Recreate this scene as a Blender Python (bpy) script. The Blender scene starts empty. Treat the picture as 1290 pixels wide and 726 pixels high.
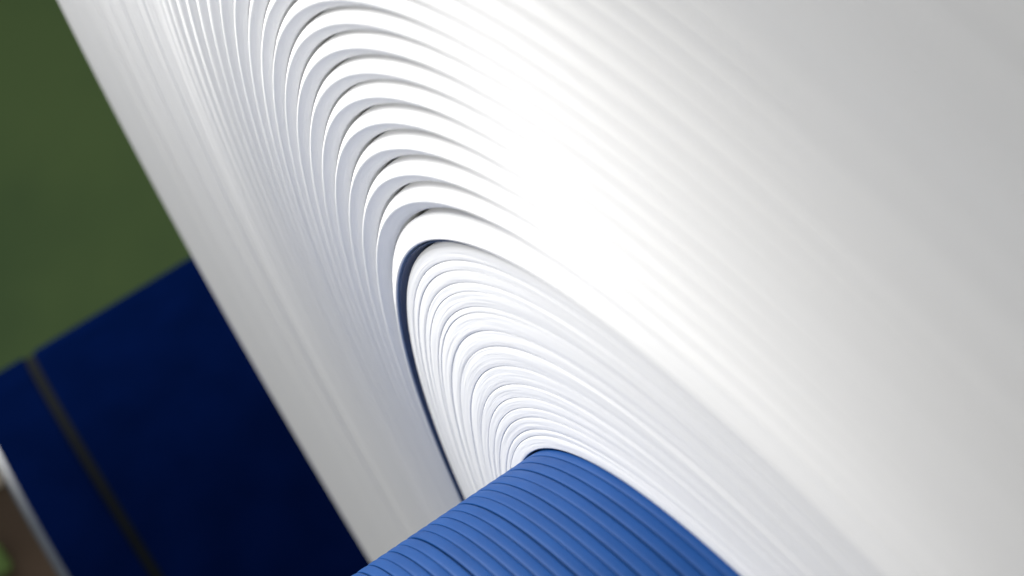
import bpy, math, random
import numpy as np
from mathutils import Matrix, Vector

random.seed(7)
rng = np.random.default_rng(11)
scene = bpy.context.scene
U = 0.1                      # metres per shaft radius (shaft of 20 cm diameter)
R = math.radians

# ------------------------------------------------------------------ camera
cam_data = bpy.data.cameras.new('camera')
cam = bpy.data.objects.new('camera', cam_data)
scene.collection.objects.link(cam)
scene.camera = cam
right = Vector((-0.82068, 0.16726, -0.54636))
down = Vector((0.53535, -0.10911, -0.83755))
view = Vector((-0.19970, -0.97986, 0.0))
rot = Matrix((right, -down, -view)).transposed()
cam.matrix_world = Matrix.Translation(Vector((0.45501, 2.58219, 1.17890)) * U) @ rot.to_4x4()
cam_data.sensor_width = 36.0
cam_data.lens = 2806.5 / 1290 * 36
cam_data.clip_start = 0.005
cam_data.clip_end = 100
cam_data.dof.use_dof = True
cam_data.dof.focus_distance = 2.68 * U
cam_data.dof.aperture_fstop = 33

# ------------------------------------------------------------------ world, overhead lamp and added fill lights
world = bpy.data.worlds.new('World')
scene.world = world
world.use_nodes = True
bg = world.node_tree.nodes['Background']
bg.inputs['Color'].default_value = (1.0, 0.995, 0.985, 1)
bg.inputs['Strength'].default_value = 0.275


def area_lamp(name, loc, target, size, power, color):
    d = bpy.data.lights.new(name, 'AREA')
    d.shape = 'DISK'
    d.size = size * U
    d.energy = power
    d.color = color
    o = bpy.data.objects.new(name, d)
    scene.collection.objects.link(o)
    o.location = Vector(loc) * U
    o.rotation_euler = (Vector(target) - Vector(loc)).to_track_quat('-Z', 'Y').to_euler()
    return o


area_lamp('overhead_lamp', (0.85, 0.15, 3.7), (0, 0.2, 1.2), 0.9, 0.80, (1.0, 0.99, 0.975))
area_lamp('front_fill', (1.35, 0.0, 1.75), (0, 0.0, 1.1), 0.5, 0.11, (1.0, 0.985, 0.95))  # added unseen fill before the roll end, brightens inner layers and ridge slopes
area_lamp('roller_top_fill', (2.0, -6.0, 8.0), (0, -4.0, 0.8), 3.0, 6.0, (1.0, 0.99, 0.97))  # unseen light added above and behind the navy roller to brighten its top

scene.view_settings.view_transform = 'Standard'
scene.view_settings.look = 'None'
scene.view_settings.exposure = 0.0
scene.view_settings.gamma = 1.0
scene.view_settings.use_curve_mapping = False
scene.render.engine = 'CYCLES'


# ------------------------------------------------------------------ materials
def new_mat(name):
    m = bpy.data.materials.new(name)
    m.use_nodes = True
    nt = m.node_tree
    return m, nt, nt.nodes['Principled BSDF']


def node(nt, kind, **kw):
    n = nt.nodes.new(kind)
    for k, v in kw.items():
        setattr(n, k, v)
    return n


def paper_material():
    """white paper seen on its cut edge: fine concentric sheet lines, fibres, slight tone drift"""
    m, nt, p = new_mat('paper')
    L = nt.links
    tc = node(nt, 'ShaderNodeTexCoord')
    sep = node(nt, 'ShaderNodeSeparateXYZ')
    L.new(tc.outputs['Object'], sep.inputs[0])
    y2 = node(nt, 'ShaderNodeMath', operation='MULTIPLY')
    L.new(sep.outputs['Y'], y2.inputs[0]); L.new(sep.outputs['Y'], y2.inputs[1])
    z2 = node(nt, 'ShaderNodeMath', operation='MULTIPLY_ADD')
    L.new(sep.outputs['Z'], z2.inputs[0]); L.new(sep.outputs['Z'], z2.inputs[1]); L.new(y2.outputs[0], z2.inputs[2])
    rad = node(nt, 'ShaderNodeMath', operation='SQRT')
    L.new(z2.outputs[0], rad.inputs[0])
    ang = node(nt, 'ShaderNodeMath', operation='ARCTAN2')
    L.new(sep.outputs['Y'], ang.inputs[0]); L.new(sep.outputs['Z'], ang.inputs[1])
    comb = node(nt, 'ShaderNodeCombineXYZ')
    L.new(rad.outputs[0], comb.inputs['X'])
    aa = node(nt, 'ShaderNodeMath', operation='MULTIPLY'); aa.inputs[1].default_value = 0.0025
    L.new(ang.outputs[0], aa.inputs[0]); L.new(aa.outputs[0], comb.inputs['Y'])
    xx = node(nt, 'ShaderNodeMath', operation='MULTIPLY'); xx.inputs[1].default_value = 0.3
    L.new(sep.outputs['X'], xx.inputs[0]); L.new(xx.outputs[0], comb.inputs['Z'])
    n1 = node(nt, 'ShaderNodeTexNoise'); n1.inputs['Scale'].default_value = 1500; n1.inputs['Detail'].default_value = 4
    n2 = node(nt, 'ShaderNodeTexNoise'); n2.inputs['Scale'].default_value = 260; n2.inputs['Detail'].default_value = 2
    L.new(comb.outputs[0], n1.inputs['Vector']); L.new(comb.outputs[0], n2.inputs['Vector'])
    n3 = node(nt, 'ShaderNodeTexNoise'); n3.inputs['Scale'].default_value = 2500; n3.inputs['Detail'].default_value = 3
    L.new(tc.outputs['Object'], n3.inputs['Vector'])
    mix = node(nt, 'ShaderNodeMath', operation='MULTIPLY_ADD'); mix.inputs[1].default_value = 0.6
    L.new(n2.outputs['Fac'], mix.inputs[0])
    h = node(nt, 'ShaderNodeMath', operation='MULTIPLY'); h.inputs[1].default_value = 0.4
    L.new(n1.outputs['Fac'], h.inputs[0]); L.new(h.outputs[0], mix.inputs[2])
    cr = node(nt, 'ShaderNodeValToRGB')
    cr.color_ramp.elements[0].position = 0.32; cr.color_ramp.elements[0].color = (0.82, 0.82, 0.822, 1)
    cr.color_ramp.elements[1].position = 0.62; cr.color_ramp.elements[1].color = (0.86, 0.86, 0.86, 1)
    L.new(mix.outputs[0], cr.inputs[0]); L.new(cr.outputs[0], p.inputs['Base Color'])
    p.inputs['Roughness'].default_value = 0.75
    p.inputs['Specular IOR Level'].default_value = 0.25
    b1 = node(nt, 'ShaderNodeBump'); b1.inputs['Strength'].default_value = 0.7; b1.inputs['Distance'].default_value = 0.0002
    L.new(n1.outputs['Fac'], b1.inputs['Height'])
    b2 = node(nt, 'ShaderNodeBump'); b2.inputs['Strength'].default_value = 0.2; b2.inputs['Distance'].default_value = 0.0001
    L.new(n3.outputs['Fac'], b2.inputs['Height']); L.new(b1.outputs[0], b2.inputs['Normal'])
    L.new(b2.outputs[0], p.inputs['Normal'])
    return m


def coated_material(name, c0, c1, rough, scale=60, bump=0.00005, spec=0.5):
    m, nt, p = new_mat(name)
    L = nt.links
    tc = node(nt, 'ShaderNodeTexCoord')
    n1 = node(nt, 'ShaderNodeTexNoise'); n1.inputs['Scale'].default_value = scale; n1.inputs['Detail'].default_value = 5
    L.new(tc.outputs['Object'], n1.inputs['Vector'])
    cr = node(nt, 'ShaderNodeValToRGB')
    cr.color_ramp.elements[0].position = 0.3; cr.color_ramp.elements[0].color = (*c0, 1)
    cr.color_ramp.elements[1].position = 0.7; cr.color_ramp.elements[1].color = (*c1, 1)
    L.new(n1.outputs['Fac'], cr.inputs[0]); L.new(cr.outputs[0], p.inputs['Base Color'])
    p.inputs['Roughness'].default_value = rough
    p.inputs['Specular IOR Level'].default_value = spec
    n2 = node(nt, 'ShaderNodeTexNoise'); n2.inputs['Scale'].default_value = scale * 25; n2.inputs['Detail'].default_value = 3
    L.new(tc.outputs['Object'], n2.inputs['Vector'])
    b = node(nt, 'ShaderNodeBump'); b.inputs['Strength'].default_value = 0.3; b.inputs['Distance'].default_value = bump
    L.new(n2.outputs['Fac'], b.inputs['Height']); L.new(b.outputs[0], p.inputs['Normal'])
    return m


PAPER = paper_material()
BLUE = coated_material('blue_rubber', (0.005, 0.048, 0.19), (0.008, 0.060, 0.225), 0.5, spec=0.06)
NAVY = coated_material('navy_rubber', (0.0006, 0.0045, 0.032), (0.0009, 0.006, 0.044), 0.6, spec=0.0)
LINER = coated_material('blue_liner', (0.03, 0.06, 0.14), (0.045, 0.08, 0.18), 0.6, 120)
COLLAR = coated_material('collar', (0.005, 0.0065, 0.009), (0.007, 0.009, 0.011), 0.9, spec=0.05)
PALE = coated_material('pale_cap', (0.05, 0.065, 0.085), (0.075, 0.09, 0.115), 0.4)
STEEL = coated_material('axle_steel', (0.30, 0.28, 0.25), (0.4, 0.37, 0.33), 0.35)
GREEN = coated_material('green_wall', (0.035, 0.080, 0.026), (0.080, 0.140, 0.040), 0.8, 5)
BROWN = coated_material('brown_board', (0.10, 0.065, 0.04), (0.16, 0.105, 0.065), 0.7, 12)
BEIGE = coated_material('beige_trim', (0.5, 0.43, 0.34), (0.6, 0.52, 0.42), 0.6, 12)
LIME = coated_material('lime_part', (0.12, 0.22, 0.045), (0.16, 0.28, 0.06), 0.5, 12)


# ------------------------------------------------------------------ mesh helpers
def link(name, mesh, mat, parent=None, **props):
    o = bpy.data.objects.new(name, mesh)
    if mat is not None and mesh is not None and not mesh.materials:
        mesh.materials.append(mat)
    scene.collection.objects.link(o)
    if parent is not None:
        o.parent = parent
    for k, v in props.items():
        o[k] = v
    return o


def grid_mesh(name, V, smooth=True):
    """V: (segments, profile points, 3), closed in both directions"""
    n, m, _ = V.shape
    idx = np.arange(n * m).reshape(n, m)
    a = idx; b = np.roll(idx, -1, 0); c = np.roll(b, -1, 1); d = np.roll(a, -1, 1)
    F = np.stack([a, b, c, d], -1).reshape(-1, 4)
    me = bpy.data.meshes.new(name)
    me.from_pydata(V.reshape(-1, 3).tolist(), [], F.tolist())
    me.update()
    if smooth:
        me.polygons.foreach_set('use_smooth', [True] * len(me.polygons))
    return me


def lathe(name, prof, seg=360, radial=None, axial=None):
    """closed profile [(x, r)] in shaft radii turned round the X axis; radial/axial: wobble(angle, r)"""
    prof = np.array(prof, float)
    th = np.linspace(0, 2 * math.pi, seg, endpoint=False)
    T = th[:, None]
    x = np.repeat(prof[None, :, 0], seg, 0); r = np.repeat(prof[None, :, 1], seg, 0)
    if radial is not None:
        r = r + radial(T, r)
    if axial is not None:
        x = x + axial(T, r) * np.clip((x + 0.1) / 0.1, 0, 1)
    V = np.stack([x, r * np.sin(T), r * np.cos(T)], -1) * U
    return grid_mesh(name, V)


def wobble(seed, amp, kmax=7):
    g = np.random.default_rng(seed)
    c = g.normal(size=(kmax, 2)) / (1 + np.arange(kmax))[:, None] ** 0.8

    def f(T, r):
        s = 0
        for k in range(kmax):
            s = s + c[k, 0] * np.sin((k + 1) * T) + c[k, 1] * np.cos((k + 1) * T)
        return amp * s
    return f


def rounded(points, radii, n=5):
    """polyline with rounded corners (quadratic blends)"""
    out = []
    m = len(points)
    for i, (p, rd) in enumerate(zip(points, radii)):
        p = np.array(p, float)
        if rd <= 0 or i in (0, m - 1):
            out.append(tuple(p)); continue
        a = np.array(points[i - 1], float); b = np.array(points[i + 1], float)
        da = a - p; db = b - p
        la = np.linalg.norm(da); lb = np.linalg.norm(db)
        q0 = p + da / la * min(rd, la * 0.48); q1 = p + db / lb * min(rd, lb * 0.48)
        for t in np.linspace(0, 1, n):
            out.append(tuple((1 - t) ** 2 * q0 + 2 * t * (1 - t) * p + t * t * q1))
    return out


def box_mesh(name, sx, sy, sz, bevel):
    import bmesh
    bm = bmesh.new()
    bmesh.ops.create_cube(bm, size=1)
    bmesh.ops.scale(bm, vec=(sx, sy, sz), verts=bm.verts)
    bmesh.ops.bevel(bm, geom=bm.edges[:], offset=bevel, segments=3, affect='EDGES', profile=0.7)
    me = bpy.data.meshes.new(name)
    bm.to_mesh(me); bm.free()
    return me


# ------------------------------------------------------------------ setting: green wall far behind
wall = link('wall', box_mesh('wall', 9, 0.06, 6, 0.01), GREEN, kind='structure')
wall.location = (0.0, -1.35, 0.6)

# ------------------------------------------------------------------ the paper roll
roll = link('paper_roll', None, None,
            label='large white paper roll, ridged at its end, wound round the bright blue shaft',
            category='paper roll')
BACK = -1.6      # how far the roll goes back behind its end, in shaft radii


def base_height(r):
    """gentle dishing of the end of the roll"""
    if r < 1.66:
        return 0.0
    return 0.066 * ((r - 1.66) / (2.43 - 1.66)) ** 1.25


inner = [1.0012, 1.0185, 1.0269, 1.0433, 1.0560, 1.0702, 1.0872, 1.1118, 1.1369, 1.1581,
         1.1823, 1.1895, 1.2095, 1.2205, 1.2370, 1.2487, 1.2710]
GAP = 0.0005
for i in range(len(inner) - 1):
    r0, r1 = inner[i], inner[i + 1]
    p = r1 - r0
    H = p * random.choice((0.0, 0.005, 0.015, 0.02, 0.05)) + (0.0006 if i in (8, 13) else 0)
    top = 0.008 - 0.024 * (r0 - 1.0) + 0.0001 * random.uniform(-1, 1)
    H += 0.010 * p
    f = random.uniform(0.10, 0.20)
    if i == len(inner) - 2:
        pts = [(BACK, r0 + GAP), (top - H, r0 + GAP), (top, r0 + f * p), (top - 0.001, r1 - 0.2 * p), (top - 0.005, r1), (BACK, r1)]
        rad = [0, 0.001, 0.004, 0.004, 0.004, 0]
    else:
        pts = [(BACK, r0 + 0.00012), (top - H, r0 + 0.00012), (top, r0 + f * p), (top - 0.8 * H - 0.024 * p, r1 - 0.00012), (BACK, r1 - 0.00012)]
        rad = [0, 0.001, 0.006, 0.0015, 0]
    me = lathe('layer', rounded(pts, rad), 360, wobble(100, 0.0008), wobble(300 + i, 0.00005))
    link('layer', me, PAPER, roll)

# blue liner sheet showing at the bottom of the open gap
me = lathe('liner', rounded([(BACK, 1.2715), (-0.022, 1.2715), (-0.016, 1.2735), (0.0048, 1.2772), (0.0054, 1.2783), (BACK, 1.2783)], [0, 0.002, 0.002, 0.001, 0.0005, 0]), 360)
link('liner', me, LINER, roll, label='dark blue liner sheet in the open gap of the roll')

ridge = [1.2785, 1.3126, 1.3470, 1.3788, 1.4104, 1.4420, 1.4721, 1.5012, 1.5309, 1.5577, 1.5850, 1.6120, 1.6420,
         1.6735, 1.7051, 1.7350, 1.7677, 1.8000, 1.8300, 1.8560, 1.8809]
r = ridge[-1]
while r < 2.40:
    r += random.uniform(0.012, 0.026)
    ridge.append(min(r, 2.43))
for i in range(len(ridge) - 1):
    r0, r1 = ridge[i], ridge[i + 1]
    p = r1 - r0
    k = 1.0 if r0 < 1.56 else max(0.12 + 0.18 * random.random(), 1.0 - (r0 - 1.56) / 0.36)
    H = (0.32 if r0 < 1.45 else 0.29) * p * k * random.uniform(0.93, 1.07)
    gap = (0.11 * p if r0 < 1.62 else max(0.02 * p, (0.11 - 0.55 * (r0 - 1.62)) * p))
    b = base_height((r0 + r1) / 2)
    b0, b1 = base_height(r0), base_height(r1)
    lip = 0.50 if i else 0.10
    low = b0 - 0.35 * H
    if i == 0:
        pts = [(BACK, r0), (low - 0.004, r0), (b + 0.0085, r0 + lip * p), (b1 - 0.45 * H, r1 - gap), (BACK, r1 - gap)]
        rad = [0, 0.002, 0.004, 0.002, 0]
    else:
        pts = [(BACK, r0 + GAP), (b0 - 0.75 * H, r0 + GAP), (b + 0.58 * H, r0 + lip * p), (b1 - 0.40 * H - 0.3 * gap, r1 - gap),
               (b1 - 1.3 * H - gap, r1 - 0.4 * gap), (BACK, r1 - 0.4 * gap)]
        rad = [0, 0.001, 0.0035, 0.004, 0.001, 0]
    if r1 >= 2.4299:
        pts[-3] = (b1 - 0.001, r1 - 0.012); pts[-2] = (b1 - 0.014, r1); pts[-1] = (BACK, r1); rad[-3] = 0.006; rad[-2] = 0.006
    me = lathe('layer', rounded(pts, rad, 6), 400, wobble(500 + i // 3, 0.0004), wobble(700 + i // 3, 0.0003))
    link('layer', me, PAPER, roll)

# ------------------------------------------------------------------ the ribbed blue shaft
shaft = link('ribbed_shaft', None, None,
             label='bright blue ribbed shaft coming out of the white paper roll', category='shaft')
me = lathe('shaft_body', rounded([(-2.6, 0.4), (-2.6, 0.975), (1.52, 0.975), (1.52, 0.4)], [0, 0.02, 0.02, 0]), 240)
link('shaft_body', me, BLUE, shaft)
pitch = 0.0143
rib_pts = [(-0.5 * pitch + 0.0003, 0.970), (-0.5 * pitch + 0.0004, 0.9992), (-0.25 * pitch, 1.0000), (0.25 * pitch, 1.000),
           (0.5 * pitch - 0.0008, 0.9992), (0.5 * pitch - 0.0006, 0.970)]
rib_mesh = lathe('rib', rounded(rib_pts, [0, 0.0007, 0.003, 0.003, 0.0007, 0], 4), 300)
rib_mesh.materials.append(BLUE)
for k in range(108):
    o = link('rib', rib_mesh, None, shaft)
    o.location.x = (-0.047 + k * pitch) * U
    o.rotation_euler = (random.uniform(0, 6.28), random.gauss(0, 0.0004), random.gauss(0, 0.0004))

# ------------------------------------------------------------------ dark blue roller behind
br = link('blue_roller', None, None,
          label='dark navy roller with a thin dark collar, out of focus behind the paper roll', category='roller')
br.location = (0, -4.1 * U, 0.78 * U)
br.rotation_euler = (0, -0.022, -0.026)
link('roller_body', lathe('roller_body', rounded([(-3.0, 0.3), (-3.0, 1.0), (0.425, 1.0), (0.425, 0.3)], [0, 0.02, 0.012, 0]), 240), NAVY, br)
link('collar', lathe('collar', rounded([(0.42, 0.3), (0.42, 0.993), (0.46, 0.993), (0.46, 0.3)], [0, 0.004, 0.004, 0]), 240), COLLAR, br)
link('roller_end', lathe('roller_end', rounded([(0.453, 0.3), (0.453, 1.0), (0.625, 1.0), (0.625, 0.3)], [0, 0.012, 0.012, 0]), 240), NAVY, br)
link('end_cap', lathe('end_cap', rounded([(0.62, 0.28), (0.62, 0.99), (0.648, 0.985), (0.648, 0.28)], [0, 0.005, 0.012, 0]), 240), PALE, br)
link('axle', lathe('axle', rounded([(-3.3, 0.02), (-3.3, 0.285), (1.1, 0.285), (1.1, 0.02)], [0, 0.02, 0.02, 0]), 96), STEEL, br)

# ------------------------------------------------------------------ blurred board beyond the end of the roller
board = link('brown_board', None, None,
             label='out of focus brown board beyond the end of the navy roller', category='board')
board.location = (1.0 * U, -6.2 * U, 0.35 * U)
link('panel', box_mesh('panel', 0.13, 0.02, 0.26, 0.004), BROWN, board)
o = link('edge_strip', box_mesh('edge_strip', 0.13, 0.026, 0.014, 0.003), BEIGE, board); o.location = (0, 0.002, 0.133)
o = link('green_clip', box_mesh('green_clip', 0.010, 0.012, 0.012, 0.003), LIME, board); o.location = (-0.007, 0.016, 0.103)
